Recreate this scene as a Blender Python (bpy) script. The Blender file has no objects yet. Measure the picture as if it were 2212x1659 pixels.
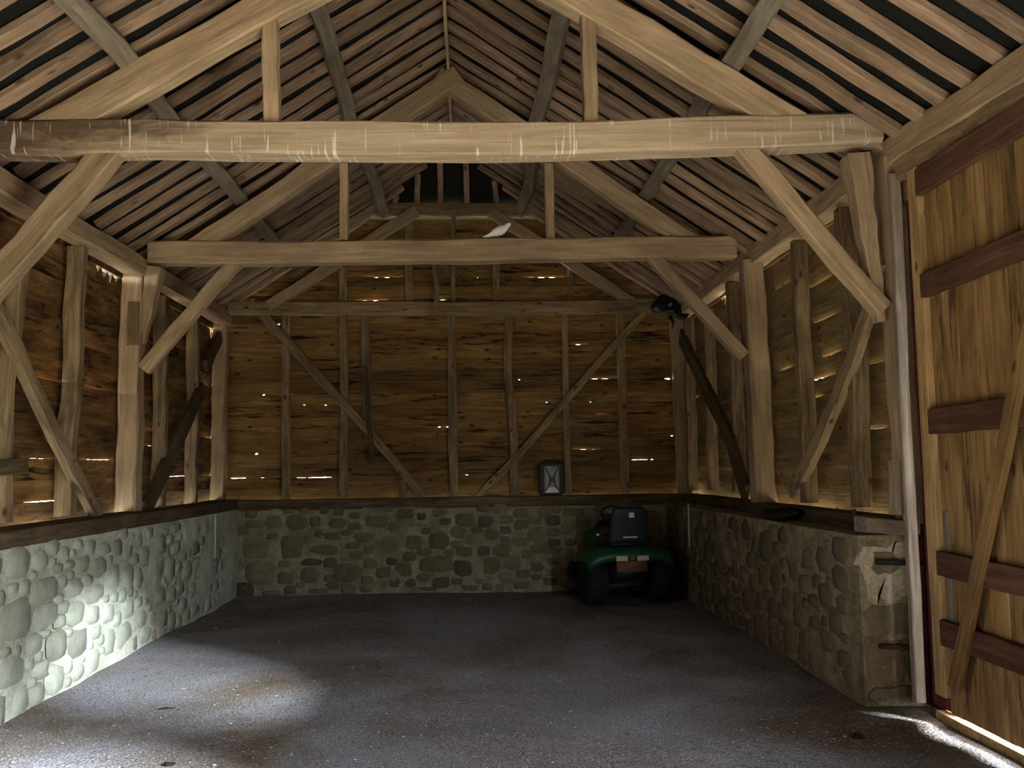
import bpy, bmesh, math, random
from mathutils import Vector, Matrix
from math import sin, cos, pi, sqrt, atan2, radians

# ------------------------------------------------------------------ camera, sky, sun, exposure
SC = bpy.context.scene
COL = SC.collection
YAW, PITCH, ROLL, FPX, CAMH = .0486, .0924, -.0139, 1985.0, 1.6
_cy, _sy, _cp, _sp = cos(YAW), sin(YAW), cos(PITCH), sin(PITCH)
_f = Vector((_sy * _cp, _cy * _cp, _sp)); _r = Vector((_cy, -_sy, 0)); _u = _r.cross(_f)
_R = cos(ROLL) * _r + sin(ROLL) * _u; _U = -sin(ROLL) * _r + cos(ROLL) * _u
CAM = Vector((0, 0, CAMH))
cam = bpy.data.objects.new('camera', bpy.data.cameras.new('camera')); COL.objects.link(cam)
cam.matrix_world = Matrix(((_R.x, _U.x, -_f.x, CAM.x), (_R.y, _U.y, -_f.y, CAM.y), (_R.z, _U.z, -_f.z, CAM.z), (0, 0, 0, 1)))
cam.data.sensor_width = 36.0; cam.data.lens = FPX / 2212 * 36.0
cam.data.clip_start = .05; cam.data.clip_end = 300
SC.camera = cam

world = bpy.data.worlds.new('sky'); SC.world = world; world.use_nodes = True
bg = world.node_tree.nodes['Background']
bg.inputs[0].default_value = (.76, .87, 1.0, 1); bg.inputs[1].default_value = 48.0
sun = bpy.data.objects.new('sun', bpy.data.lights.new('sun', 'SUN')); COL.objects.link(sun)
sun.data.energy = 78.0; sun.data.angle = radians(12); sun.data.color = (.76, .89, 1.0)
sun.rotation_euler = Vector((-6.0, 4.5, -2.95)).to_track_quat('-Z', 'Y').to_euler()
SC.view_settings.view_transform = 'Standard'; SC.view_settings.look = 'None'
SC.view_settings.exposure = 0.65; SC.view_settings.gamma = 1.0
SC.view_settings.use_curve_mapping = False
SC.cycles.use_denoising = True
SC.cycles.max_bounces = 10; SC.cycles.diffuse_bounces = 6
SC.cycles.sample_clamp_indirect = 8.0

def portal(name, loc, rot, sx, sy):
    l = bpy.data.lights.new(name, 'AREA'); l.shape = 'RECTANGLE'; l.size = sx; l.size_y = sy
    l.cycles.is_portal = True
    o = bpy.data.objects.new(name, l); COL.objects.link(o); o.location = loc; o.rotation_euler = rot

# ------------------------------------------------------------------ pixel -> point on a known plane of the barn
def ray(x, y): return _f + _R * ((x - 1106) / FPX) + _U * ((829.5 - y) / FPX)
def aty(x, y, Y): d = ray(x, y); return CAM + d * (Y / d.y)
def atx(x, y, X): d = ray(x, y); return CAM + d * (X / d.x)
def atz(x, y, Z): d = ray(x, y); return CAM + d * ((Z - CAMH) / d.z)

# barn dimensions (metres)
XLS, XRS = -3.03, 2.63          # inner faces of the stone walls
XLP, XRP = -3.27, 2.93          # inner faces of the posts
D1, D2, D3 = 6.08, 9.17, 12.34  # truss fronts and back stone face
YB = 12.50                      # back timber frame
ZST, ZSILL = 1.12, 1.24
ZTB, ZTT = 3.73, 3.96
XC, ZR, SL = -.17, 5.84, .655   # roof: ridge line, underside of the rafters
def zroof(x): return ZR - SL * abs(x - XC)
LIGHT_OPEN_L = (3.3, 3.8, 1.2, 1.7)    # unseen left-wall opening added to light the right wall: y range, z range
OPEN_R = (-1.2, 1.4)            # assumed doorway out of view, right wall, lets daylight in
LEAF2 = (1.5, 3.95)             # second door leaf, shut
SUN_HATCH = (2.80, 3.92, 2.60, 2.87)  # unseen hatch added to aim sun at left wall: y range, z range
ZDOOR = 3.45
BLOCKER_X, BLOCKER_H = 12.0, 3.6     # unseen leafy bank added across the yard to block low sky

# ------------------------------------------------------------------ materials
def srgb(r, g, b):
    f = lambda c: (c / 255 / 12.92) if c / 255 <= .04045 else ((c / 255 + .055) / 1.055) ** 2.4
    return (f(r), f(g), f(b), 1)

class NT:
    def __init__(s, name, rough=.9, spec=.2):
        s.m = bpy.data.materials.new(name); s.m.use_nodes = True; s.t = s.m.node_tree
        s.b = s.t.nodes['Principled BSDF']; s.b.inputs['Roughness'].default_value = rough
        s.b.inputs['Specular IOR Level'].default_value = spec
    def n(s, typ, **kw):
        nd = s.t.nodes.new(typ)
        for k, v in kw.items():
            if k.startswith('_'): setattr(nd, k[1:], v)
            else: nd.inputs[k].default_value = v
        return nd
    def l(s, a, b): s.t.links.new(a, b)
    def coords(s, rnd=True):
        tc = s.n('ShaderNodeTexCoord')
        if not rnd: return tc.outputs['Object']
        oi = s.n('ShaderNodeObjectInfo')
        mul = s.n('ShaderNodeMath', _operation='MULTIPLY'); mul.inputs[1].default_value = 57.0
        s.l(oi.outputs['Random'], mul.inputs[0])
        add = s.n('ShaderNodeVectorMath', _operation='ADD')
        s.l(tc.outputs['Object'], add.inputs[0]); s.l(mul.outputs[0], add.inputs[1])
        return add.outputs[0]
    def mapped(s, src, sc, loc=(0, 0, 0)):
        mp = s.n('ShaderNodeMapping'); mp.inputs['Scale'].default_value = sc; mp.inputs['Location'].default_value = loc
        s.l(src, mp.inputs['Vector']); return mp.outputs[0]
    def noise(s, src, scale=5, detail=4, rough=.55, dist=0):
        nd = s.n('ShaderNodeTexNoise'); nd.inputs['Scale'].default_value = scale
        nd.inputs['Detail'].default_value = detail; nd.inputs['Roughness'].default_value = rough
        nd.inputs['Distortion'].default_value = dist
        s.l(src, nd.inputs['Vector']); return nd.outputs['Fac']
    def ramp(s, src, stops, interp='LINEAR'):
        r = s.n('ShaderNodeValToRGB'); e = r.color_ramp; e.interpolation = interp
        while len(e.elements) < len(stops): e.elements.new(.5)
        for el, (p, c) in zip(e.elements, stops):
            el.position = p; el.color = c if len(c) == 4 else (*c, 1)
        s.l(src, r.inputs[0]); return r.outputs[0]
    def mix(s, fac, a, b, mode='MIX'):
        m = s.n('ShaderNodeMix', _data_type='RGBA', _blend_type=mode)
        for inp, v in ((m.inputs[0], fac), (m.inputs[6], a), (m.inputs[7], b)):
            if isinstance(v, (int, float)): inp.default_value = v
            elif isinstance(v, tuple): inp.default_value = v
            else: s.l(v, inp)
        return m.outputs[2]
    def math(s, op, a, b=0.0, clamp=False):
        m = s.n('ShaderNodeMath', _operation=op, _use_clamp=clamp)
        for inp, v in ((m.inputs[0], a), (m.inputs[1], b)):
            if isinstance(v, (int, float)): inp.default_value = v
            else: s.l(v, inp)
        return m.outputs[0]
    def rand(s):
        return s.n('ShaderNodeObjectInfo').outputs['Random']
    def xyz(s, src):
        x = s.n('ShaderNodeSeparateXYZ'); s.l(src, x.inputs[0]); return x.outputs
    def color(s, c): 
        if isinstance(c, tuple): s.b.inputs['Base Color'].default_value = c
        else: s.l(c, s.b.inputs['Base Color'])
    def bump(s, src, strength=.4, dist=.01):
        b = s.n('ShaderNodeBump'); b.inputs['Strength'].default_value = strength; b.inputs['Distance'].default_value = dist
        s.l(src, b.inputs['Height']); s.l(b.outputs[0], s.b.inputs['Normal'])

BLK, WHT = (0, 0, 0, 1), (1, 1, 1, 1)
def g(v): return (v, v, v, 1)

def wood(name, lo, mid, hi, streak=None, streak_amt=.0, vary=.35, grain=14, stain=.5, stain_col=None, rough=.9):
    s = NT(name, rough, .15)
    c = s.coords()
    gr = s.noise(s.mapped(c, (1.1, grain, grain)), 1.6, 6, .65, .4)
    col = s.ramp(gr, [(.28, lo), (.52, mid), (.76, hi)])
    # fine cracks along the grain
    cr = s.noise(s.mapped(c, (.9, 34, 34)), 1.3, 3, .5, .2)
    crk = s.ramp(cr, [(.30, g(.35)), (.40, WHT)])
    col = s.mix(.45, col, crk, 'MULTIPLY')
    # broad weather stains with shapes of their own
    st = s.noise(s.mapped(c, (.9, 2.2, 2.2)), 1.5, 5, .6, .6)
    stm = s.ramp(st, [(.42, BLK), (.66, g(stain))])
    col = s.mix(stm, col, stain_col or tuple(x * .45 for x in lo[:3]) + (1,))
    if streak:
        sk = s.noise(s.mapped(c, (2.0, 20, 20)), 1.0, 4, .6, 1.0)
        pa = s.noise(s.mapped(c, (.8, 3.0, 3.0)), 1.1, 2, .5, 0)
        k = s.math('MULTIPLY', s.ramp(sk, [(.52, BLK), (.62, WHT)]), s.ramp(pa, [(.42, BLK), (.58, WHT)]))
        col = s.mix(s.math('MULTIPLY', k, streak_amt), col, streak)
        kn = s.n('ShaderNodeTexVoronoi'); kn.inputs['Scale'].default_value = 1.0; kn.inputs['Randomness'].default_value = 1
        s.l(s.mapped(c, (3.2, 6.5, 6.5)), kn.inputs['Vector'])
        col = s.mix(s.ramp(kn.outputs['Distance'], [(.07, g(.85)), (.16, BLK)]), col, streak)
    # board to board variation
    rv = s.math('ADD', s.math('MULTIPLY', s.rand(), vary), 1 - vary * .5)
    comb = s.n('ShaderNodeCombineColor')
    for i in range(3): s.l(rv, comb.inputs[i])
    col = s.mix(1.0, col, comb.outputs[0], 'MULTIPLY')
    s.color(col)
    h = s.math('ADD', s.math('MULTIPLY', gr, .7), s.math('MULTIPLY', crk if False else cr, .5))
    s.bump(h, .55, .012)
    return s

MAT = {}
MAT['oak'] = wood('oak_timber', srgb(140, 114, 88), srgb(172, 144, 113), srgb(194, 168, 137), stain=.4).m
MAT['rafter'] = wood('roof_plank_wood', srgb(126, 101, 80), srgb(156, 127, 103), srgb(180, 152, 127), srgb(64, 48, 38), .5, .4).m
MAT['stud'] = wood('stud_timber', srgb(96, 76, 54), srgb(142, 118, 88), srgb(170, 148, 116), srgb(52, 34, 20), .4, .4).m
MAT['board'] = wood('weatherboard_wood', srgb(90, 66, 36), srgb(122, 93, 54), srgb(146, 115, 72), srgb(28, 18, 10), .95, .6, 12, .45, srgb(58, 34, 16)).m
MAT['leftboard'] = wood('stained_weatherboard_wood', srgb(84, 58, 32), srgb(126, 92, 52), srgb(160, 124, 78), srgb(22, 13, 8), .98, .4, 11, .8, srgb(44, 28, 16)).m
MAT['rightboard'] = wood('grey_weatherboard_wood', srgb(104, 82, 52), srgb(128, 106, 70), srgb(148, 124, 86), srgb(50, 36, 20), .35, .3, 10, .3).m
MAT['doorboard'] = wood('door_board_wood', srgb(112, 83, 50), srgb(144, 110, 70), srgb(166, 132, 88), srgb(60, 38, 22), .8, .5).m
MAT['stile'] = wood('pale_stile_wood', srgb(146, 112, 72), srgb(180, 145, 100), srgb(200, 168, 124), srgb(80, 50, 26), .3, .2).m
MAT['rail'] = wood('dark_rail_wood', srgb(66, 42, 32), srgb(92, 62, 46), srgb(116, 84, 64), stain=.4).m
MAT['silver'] = wood('weathered_grey_wood', srgb(100, 87, 74), srgb(138, 122, 104), srgb(172, 156, 136), stain=.5).m
MAT['purlin'] = wood('grey_purlin_timber', srgb(100, 88, 74), srgb(130, 116, 99), srgb(152, 138, 120), stain=.4).m
MAT['sill'] = wood('sill_timber', srgb(58, 46, 32), srgb(86, 70, 50), srgb(112, 94, 68), stain=.6).m
MAT['maroon'] = wood('maroon_gap_shade', srgb(62, 26, 26), srgb(82, 36, 36), srgb(98, 50, 48), stain=.4).m  # shade of the door gap put into the wood colour

def tie_material():
    s = NT('tie_beam_oak', .88, .15)
    c = s.coords(False)
    gr = s.noise(s.mapped(c, (.9, 11, 11)), 1.6, 6, .62, .5)
    col = s.ramp(gr, [(.28, srgb(152, 126, 101)), (.52, srgb(178, 153, 126)), (.78, srgb(198, 175, 149))])
    cr = s.noise(s.mapped(c, (.5, 22, 22)), 1.2, 3, .5, .3)
    col = s.mix(.8, col, s.ramp(cr, [(.27, g(.3)), (.35, WHT)]), 'MULTIPLY')
    X, Y, Z = s.xyz(c)[:3]
    # old dark stain soaked into one end of the beam
    nz = s.noise(s.mapped(c, (1.6, 5, 5)), 1.3, 5, .65, .8)
    m = s.math('ADD', s.math('MULTIPLY', s.math('SUBTRACT', 1.75, X), .9), s.math('MULTIPLY', s.math('SUBTRACT', nz, .5), 3.0))
    m = s.math('ADD', m, s.math('MULTIPLY', Z, 3.0))
    col = s.mix(s.ramp(m, [(.0, BLK), (.9, g(.82))]), col, srgb(70, 48, 36))
    # white bird droppings running down the face
    d1 = s.noise(s.mapped(c, (46, 3, 2.6)), 1.0, 2, .5)
    d2 = s.noise(s.mapped(c, (2.6, 4, 5.0)), 1.0, 3, .6)
    dr = s.math('MULTIPLY', s.ramp(d1, [(.615, BLK), (.67, WHT)]), s.ramp(d2, [(.44, BLK), (.56, WHT)]))
    col = s.mix(s.math('MULTIPLY', dr, .75), col, srgb(232, 222, 204))
    k1 = s.noise(s.mapped(c, (30, 3, 1.3), (7, 0, 0)), 1.0, 2, .5)
    col = s.mix(s.ramp(k1, [(.73, BLK), (.77, g(.7))]), col, srgb(58, 34, 24))
    s.color(col); s.bump(s.math('ADD', gr, cr), .5, .014)
    return s.m
MAT['tie'] = tie_material()

def mortar(name, base, light, green, greeny):
    s = NT(name, .95, .1); c = s.coords(False)
    n1 = s.noise(c, 5, 6, .65); n2 = s.noise(c, 1.3, 4, .6, .5); n3 = s.noise(c, 40, 3, .6)
    col = s.mix(s.ramp(n1, [(.35, BLK), (.65, WHT)]), base, light)
    col = s.mix(s.ramp(n2, [(.45, BLK), (.7, g(greeny))]), col, green)
    col = s.mix(.6, col, s.ramp(n3, [(.3, g(.55)), (.6, WHT)]), 'MULTIPLY')
    s.color(col); s.bump(s.math('ADD', n1, s.math('MULTIPLY', n3, .5)), .8, .02)
    return s.m
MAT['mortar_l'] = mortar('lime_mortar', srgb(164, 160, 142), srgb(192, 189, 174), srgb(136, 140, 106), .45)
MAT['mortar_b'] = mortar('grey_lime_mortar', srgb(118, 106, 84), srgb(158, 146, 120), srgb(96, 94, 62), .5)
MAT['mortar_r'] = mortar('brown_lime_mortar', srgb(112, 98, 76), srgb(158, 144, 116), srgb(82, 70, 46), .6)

def stone_mat(name, a, b, c_, dark):
    s = NT(name, .93, .15); c = s.coords()
    n1 = s.noise(c, 7, 6, .7); n2 = s.noise(c, 2.5, 3, .5)
    rr = s.ramp(s.rand(), [(0, a), (.35, b), (.7, c_), (1, dark)])
    col = s.mix(.75, rr, s.ramp(n1, [(.25, g(.55)), (.7, g(1.2))]), 'MULTIPLY')
    col = s.mix(s.ramp(n2, [(.55, BLK), (.75, g(.4))]), col, srgb(120, 116, 84))
    lich = s.noise(c, 30, 3, .6)
    col = s.mix(s.ramp(lich, [(.66, BLK), (.72, g(.5))]), col, srgb(176, 172, 150))
    s.color(col); s.bump(n1, .7, .02)
    return s.m
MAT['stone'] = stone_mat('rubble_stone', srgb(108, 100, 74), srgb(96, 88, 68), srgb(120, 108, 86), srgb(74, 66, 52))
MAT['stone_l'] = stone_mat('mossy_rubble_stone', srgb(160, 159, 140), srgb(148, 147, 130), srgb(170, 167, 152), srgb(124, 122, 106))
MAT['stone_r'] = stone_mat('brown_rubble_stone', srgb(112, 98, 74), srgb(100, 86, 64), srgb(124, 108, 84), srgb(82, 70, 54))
MAT['plaster'] = mortar('old_plaster', srgb(176, 160, 134), srgb(204, 190, 166), srgb(128, 120, 92), .4)
MAT['ashlar'] = stone_mat('ashlar_stone', srgb(112, 100, 78), srgb(124, 108, 82), srgb(102, 92, 72), srgb(92, 82, 62))

def floor_mat():
    s = NT('gravel_floor', .95, .1); c = s.coords(False)
    big = s.noise(c, .55, 4, .6, .8); mid = s.noise(c, 3.5, 5, .65); fine = s.noise(c, 70, 3, .65)
    peb = s.n('ShaderNodeTexVoronoi'); peb.inputs['Scale'].default_value = 48; s.l(c, peb.inputs['Vector'])
    col = s.ramp(big, [(.36, srgb(146, 142, 145)), (.50, srgb(134, 126, 123)), (.66, srgb(112, 95, 79))])
    col = s.mix(s.ramp(mid, [(.5, BLK), (.75, g(.5))]), col, srgb(146, 141, 138))
    col = s.mix(.8, col, s.ramp(fine, [(.34, g(.30)), (.64, g(1.3))]), 'MULTIPLY')
    pc = s.xyz(peb.outputs['Color'])[0]
    speck = s.math('MULTIPLY', s.ramp(pc, [(.90, BLK), (.92, WHT)]), s.ramp(peb.outputs['Distance'], [(.25, WHT), (.42, BLK)]))
    col = s.mix(s.math('MULTIPLY', speck, .35), col, srgb(165, 160, 154))
    s.color(col)
    s.bump(s.math('ADD', s.math('MULTIPLY', peb.outputs['Distance'], -.5), s.math('ADD', fine, mid)), .9, .018)
    return s.m
MAT['floor'] = floor_mat()

def plain(name, col, rough=.6, spec=.4, metal=0.0, var=.25, scale=12):
    s = NT(name, rough, spec); s.b.inputs['Metallic'].default_value = metal
    c = s.coords(); n = s.noise(c, scale, 5, .6)
    s.color(s.mix(var, col, s.ramp(n, [(.3, g(.35)), (.65, WHT)]), 'MULTIPLY')); s.bump(n, .15, .004)
    return s.m
MAT['cover'] = plain('roofing_felt', srgb(30, 29, 26), .95, .1, var=.4, scale=5)
MAT['iron'] = plain('black_iron', srgb(34, 30, 28), .7, .3)
MAT['rust'] = plain('rusty_iron', srgb(70, 48, 36), .85, .2)
MAT['white_plastic'] = plain('white_plastic', srgb(196, 196, 190), .5, .4, var=.15)
MAT['grey_plastic'] = plain('grey_plastic', srgb(96, 96, 94), .5, .4)
MAT['rubber'] = plain('tyre_rubber', srgb(26, 26, 28), .85, .2)
MAT['black_plastic'] = plain('black_plastic', srgb(22, 22, 24), .5, .4)
MAT['vinyl'] = plain('black_vinyl', srgb(24, 26, 32), .5, .4)
MAT['green'] = plain('green_paint', srgb(10, 66, 30), .45, .4, var=.2)
MAT['yellow'] = plain('yellow_paint', srgb(200, 160, 30), .5, .4)
MAT['lens'] = plain('pale_lens', srgb(190, 178, 150), .35, .5, var=.1)
MAT['brownplate'] = plain('brown_plate', srgb(110, 78, 58), .7, .3)
MAT['plumage'] = plain('white_plumage', srgb(238, 236, 230), .9, .1, var=.12, scale=40)
MAT['beak'] = plain('beak_horn', srgb(150, 110, 90), .6, .3)
MAT['birdleg'] = plain('bird_leg_skin', srgb(170, 90, 80), .7, .3)
MAT['eye'] = plain('dark_eye', srgb(20, 14, 12), .2, .6)
MAT['can'] = plain('dark_painted_steel', srgb(48, 42, 34), .6, .4, var=.4)
MAT['canpanel'] = plain('pale_worn_paint', srgb(150, 148, 140), .7, .3, var=.5)
MAT['canwhite'] = plain('white_paint', srgb(222, 218, 206), .7, .3, var=.2)
MAT['bag'] = plain('black_polythene', srgb(18, 18, 20), .35, .5)
MAT['sack'] = plain('dark_sacking', srgb(44, 34, 26), .95, .1, var=.5)
MAT['gravel'] = stone_mat('pebble_stone', srgb(130, 124, 118), srgb(150, 146, 140), srgb(118, 106, 94), srgb(96, 90, 86))
MAT['clod'] = plain('dark_earth', srgb(44, 36, 30), .95, .1, var=.5)
MAT['straw'] = plain('dry_grass_ground', srgb(150, 140, 116), .95, .1, var=.5, scale=3)
MAT['leaf'] = plain('sky_blocker_leaves', srgb(84, 82, 52), .9, .2, var=.6, scale=9)
MAT['concrete'] = mortar('lime_concrete', srgb(186, 174, 152), srgb(208, 198, 178), srgb(160, 150, 118), .3)
MAT['cord'] = plain('grey_cord', srgb(110, 100, 90), .9, .1)

# ------------------------------------------------------------------ mesh helpers
def mesh_obj(name, verts, faces, mat, parent=None, mw=None, smooth=False):
    me = bpy.data.meshes.new(name); me.from_pydata([tuple(v) for v in verts], [], faces); me.update()
    if mat is not None: me.materials.append(MAT[mat] if isinstance(mat, str) else mat)
    if smooth:
        for p in me.polygons: p.use_smooth = True
    return place(name, me, parent, mw)

def place(name, me, parent=None, mw=None):
    o = bpy.data.objects.new(name, me); COL.objects.link(o)
    if mw is not None: o.matrix_world = mw
    if parent is not None: adopt(o, parent, mw)
    return o

def adopt(o, parent, mw=None):
    o.parent = parent
    o.matrix_parent_inverse = WORLD[parent.name].inverted() if parent.name in WORLD else Matrix.Identity(4)
WORLD = {}

def empty(name, loc=(0, 0, 0), rz=0.0):
    o = bpy.data.objects.new(name, None); COL.objects.link(o)
    o.location = loc; o.rotation_euler = (0, 0, rz); o.empty_display_size = .1
    WORLD[o.name] = Matrix.Translation(Vector(loc)) @ Matrix.Rotation(rz, 4, 'Z')
    return o

def tag(o, label=None, cat=None, group=None, kind=None):
    if label: o['label'] = label
    if cat: o['category'] = cat
    if group: o['group'] = group
    if kind: o['kind'] = kind
    return o

class Wave:
    """smooth pseudo-random curve in -1..1"""
    def __init__(s, rng, f=1.0):
        s.k = [(rng.uniform(.6, 1.4) * f * m, rng.uniform(0, 6.28), 1 / m) for m in (1, 2.1, 4.3)]
    def __call__(s, t): return sum(a * sin(k * t + p) for k, p, a in s.k) / 1.75

RNG = random.Random(7)

def beam(name, pts, w, h, mat, parent=None, up=(0, 0, 1), wob=.008, ch=.14, seg=None, taper=(1, 1), rng=RNG, waney=.05):
    """hewn timber along a polyline; w = size across, h = size along 'up'"""
    pts = [Vector(p) for p in pts]; A, B = pts[0], pts[-1]
    ax = (B - A); L = ax.length; ax.normalize()
    up = Vector(up); z = (up - ax * up.dot(ax)).normalized(); y = z.cross(ax)
    M = Matrix(((ax.x, y.x, z.x, A.x), (ax.y, y.y, z.y, A.y), (ax.z, y.z, z.z, A.z), (0, 0, 0, 1)))
    Mi = M.inverted(); lp = [Mi @ p for p in pts]
    n = seg or max(4, min(16, int(L / .22)))
    if len(pts) > 2: n = max(n, 12)
    wy, wz, ww, wh = (Wave(rng, 3.0 / max(L, .5) * 2) for _ in range(4))
    corner = [[Wave(rng, 9.0 / max(L, .5)) for _ in range(2)] for _ in range(4)]
    V, Fc = [], []
    for i in range(n + 1):
        t = i / n; x = t * L
        cy = cz = 0.0
        for a, b in zip(lp[:-1], lp[1:]):
            if a.x - 1e-6 <= x <= b.x + 1e-6:
                k = (x - a.x) / max(b.x - a.x, 1e-6)
                k2 = k * k * (3 - 2 * k) * .5 + k * .5
                cy = a.y + (b.y - a.y) * k2; cz = a.z + (b.z - a.z) * k2
        env = 1.0
        tp = taper[0] + (taper[1] - taper[0]) * t
        cy += wy(x * 2) * wob * env; cz += wz(x * 2) * wob * env
        hw = w / 2 * tp * (1 + ww(x * 3) * waney); hh = h / 2 * tp * (1 + wh(x * 3) * waney)
        c = ch * min(hw, hh)
        for q, (sx, sz) in enumerate(((1, -1), (1, 1), (-1, 1), (-1, -1))):
            cc = c * (1 + .8 * corner[q][0](x * 3))
            cc = max(cc, .003)
            p1 = (x, cy + sx * hw, cz + sz * (hh - cc)); p2 = (x, cy + sx * (hw - cc), cz + sz * hh)
            V += [p1, p2] if sx * sz > 0 else [p2, p1]
    for i in range(n):
        for j in range(8):
            a = i * 8 + j; b = i * 8 + (j + 1) % 8
            Fc.append((a, b, b + 8, a + 8))
    Fc.append(tuple(reversed(range(8)))); Fc.append(tuple(range(n * 8, n * 8 + 8)))
    return mesh_obj(name, V, Fc, mat, parent, M)

def box_mesh(V, Fc, lo, hi):
    b = len(V)
    for z in (lo[2], hi[2]):
        V += [(lo[0], lo[1], z), (hi[0], lo[1], z), (hi[0], hi[1], z), (lo[0], hi[1], z)]
    Fc += [tuple(b + k for k in q) for q in ((3, 2, 1, 0), (4, 5, 6, 7), (0, 1, 5, 4), (1, 2, 6, 5), (2, 3, 7, 6), (3, 0, 4, 7))]

def box(name, lo, hi, mat, parent=None, bevel=0.0):
    """box with world-size mesh about its own centre"""
    c = (Vector(lo) + Vector(hi)) / 2; d = (Vector(hi) - Vector(lo)) / 2
    bm = bmesh.new(); bmesh.ops.create_cube(bm, size=2, matrix=Matrix.Diagonal((d.x, d.y, d.z, 1)))
    if bevel: bmesh.ops.bevel(bm, geom=bm.edges[:], offset=bevel, segments=2, affect='EDGES', profile=.5)
    me = bpy.data.meshes.new(name); bm.to_mesh(me); bm.free(); me.materials.append(MAT[mat])
    return place(name, me, parent, Matrix.Translation(c))

def lathe(name, prof, mat, parent=None, mw=None, n=24, smooth=True):
    """profile [(r, z)] about local Z"""
    V, Fc = [], []
    for r, z in prof:
        for k in range(n): V.append((r * cos(2 * pi * k / n), r * sin(2 * pi * k / n), z))
    for i in range(len(prof) - 1):
        for k in range(n):
            a = i * n + k; b = i * n + (k + 1) % n
            Fc.append((a, b, b + n, a + n))
    Fc.append(tuple(reversed(range(n)))); m = (len(prof) - 1) * n; Fc.append(tuple(range(m, m + n)))
    return mesh_obj(name, V, Fc, mat, parent, mw, smooth)

def tube(name, pts, r, mat, parent=None, n=8, mw=None):
    pts = [Vector(p) for p in pts]; V, Fc = [], []
    for i, p in enumerate(pts):
        d = (pts[min(i + 1, len(pts) - 1)] - pts[max(i - 1, 0)]).normalized()
        a = d.cross(Vector((0, 0, 1)) if abs(d.z) < .9 else Vector((1, 0, 0))).normalized(); b = d.cross(a)
        rr = r[i] if isinstance(r, (list, tuple)) else r
        for k in range(n):
            t = 2 * pi * k / n; V.append(p + a * (rr * cos(t)) + b * (rr * sin(t)))
    for i in range(len(pts) - 1):
        for k in range(n):
            q = i * n + k; s = i * n + (k + 1) % n; Fc.append((q, s, s + n, q + n))
    Fc.append(tuple(reversed(range(n)))); m = (len(pts) - 1) * n; Fc.append(tuple(range(m, m + n)))
    return mesh_obj(name, V, Fc, mat, parent, mw, True)

def loft(name, rings, mat, parent=None, mw=None, smooth=True):
    n = len(rings[0]); V = [p for r in rings for p in r]; Fc = []
    for i in range(len(rings) - 1):
        for k in range(n):
            a = i * n + k; b = i * n + (k + 1) % n; Fc.append((a, b, b + n, a + n))
    Fc.append(tuple(reversed(range(n)))); m = (len(rings) - 1) * n; Fc.append(tuple(range(m, m + n)))
    return mesh_obj(name, V, Fc, mat, parent, mw, smooth)

def lump(name, c, r, mat, parent=None, seed=1, sub=3, rough=.25):
    rng = random.Random(seed); bm = bmesh.new(); bmesh.ops.create_icosphere(bm, subdivisions=sub, radius=1)
    ws = [(Vector((rng.gauss(0, 1), rng.gauss(0, 1), rng.gauss(0, 1))).normalized() * rng.uniform(2, 6), rng.uniform(0, 6)) for _ in range(7)]
    for v in bm.verts:
        d = 1 + rough * sum(sin(w.dot(v.co) + p) for w, p in ws) / 3
        v.co = Vector((v.co.x * r[0], v.co.y * r[1], v.co.z * r[2])) * d
    zmin = min(v.co.z for v in bm.verts)
    for v in bm.verts: v.co.z -= zmin
    me = bpy.data.meshes.new(name); bm.to_mesh(me); bm.free(); me.materials.append(MAT[mat])
    for p in me.polygons: p.use_smooth = True
    return place(name, me, parent, Matrix.Translation(Vector(c)))

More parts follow.
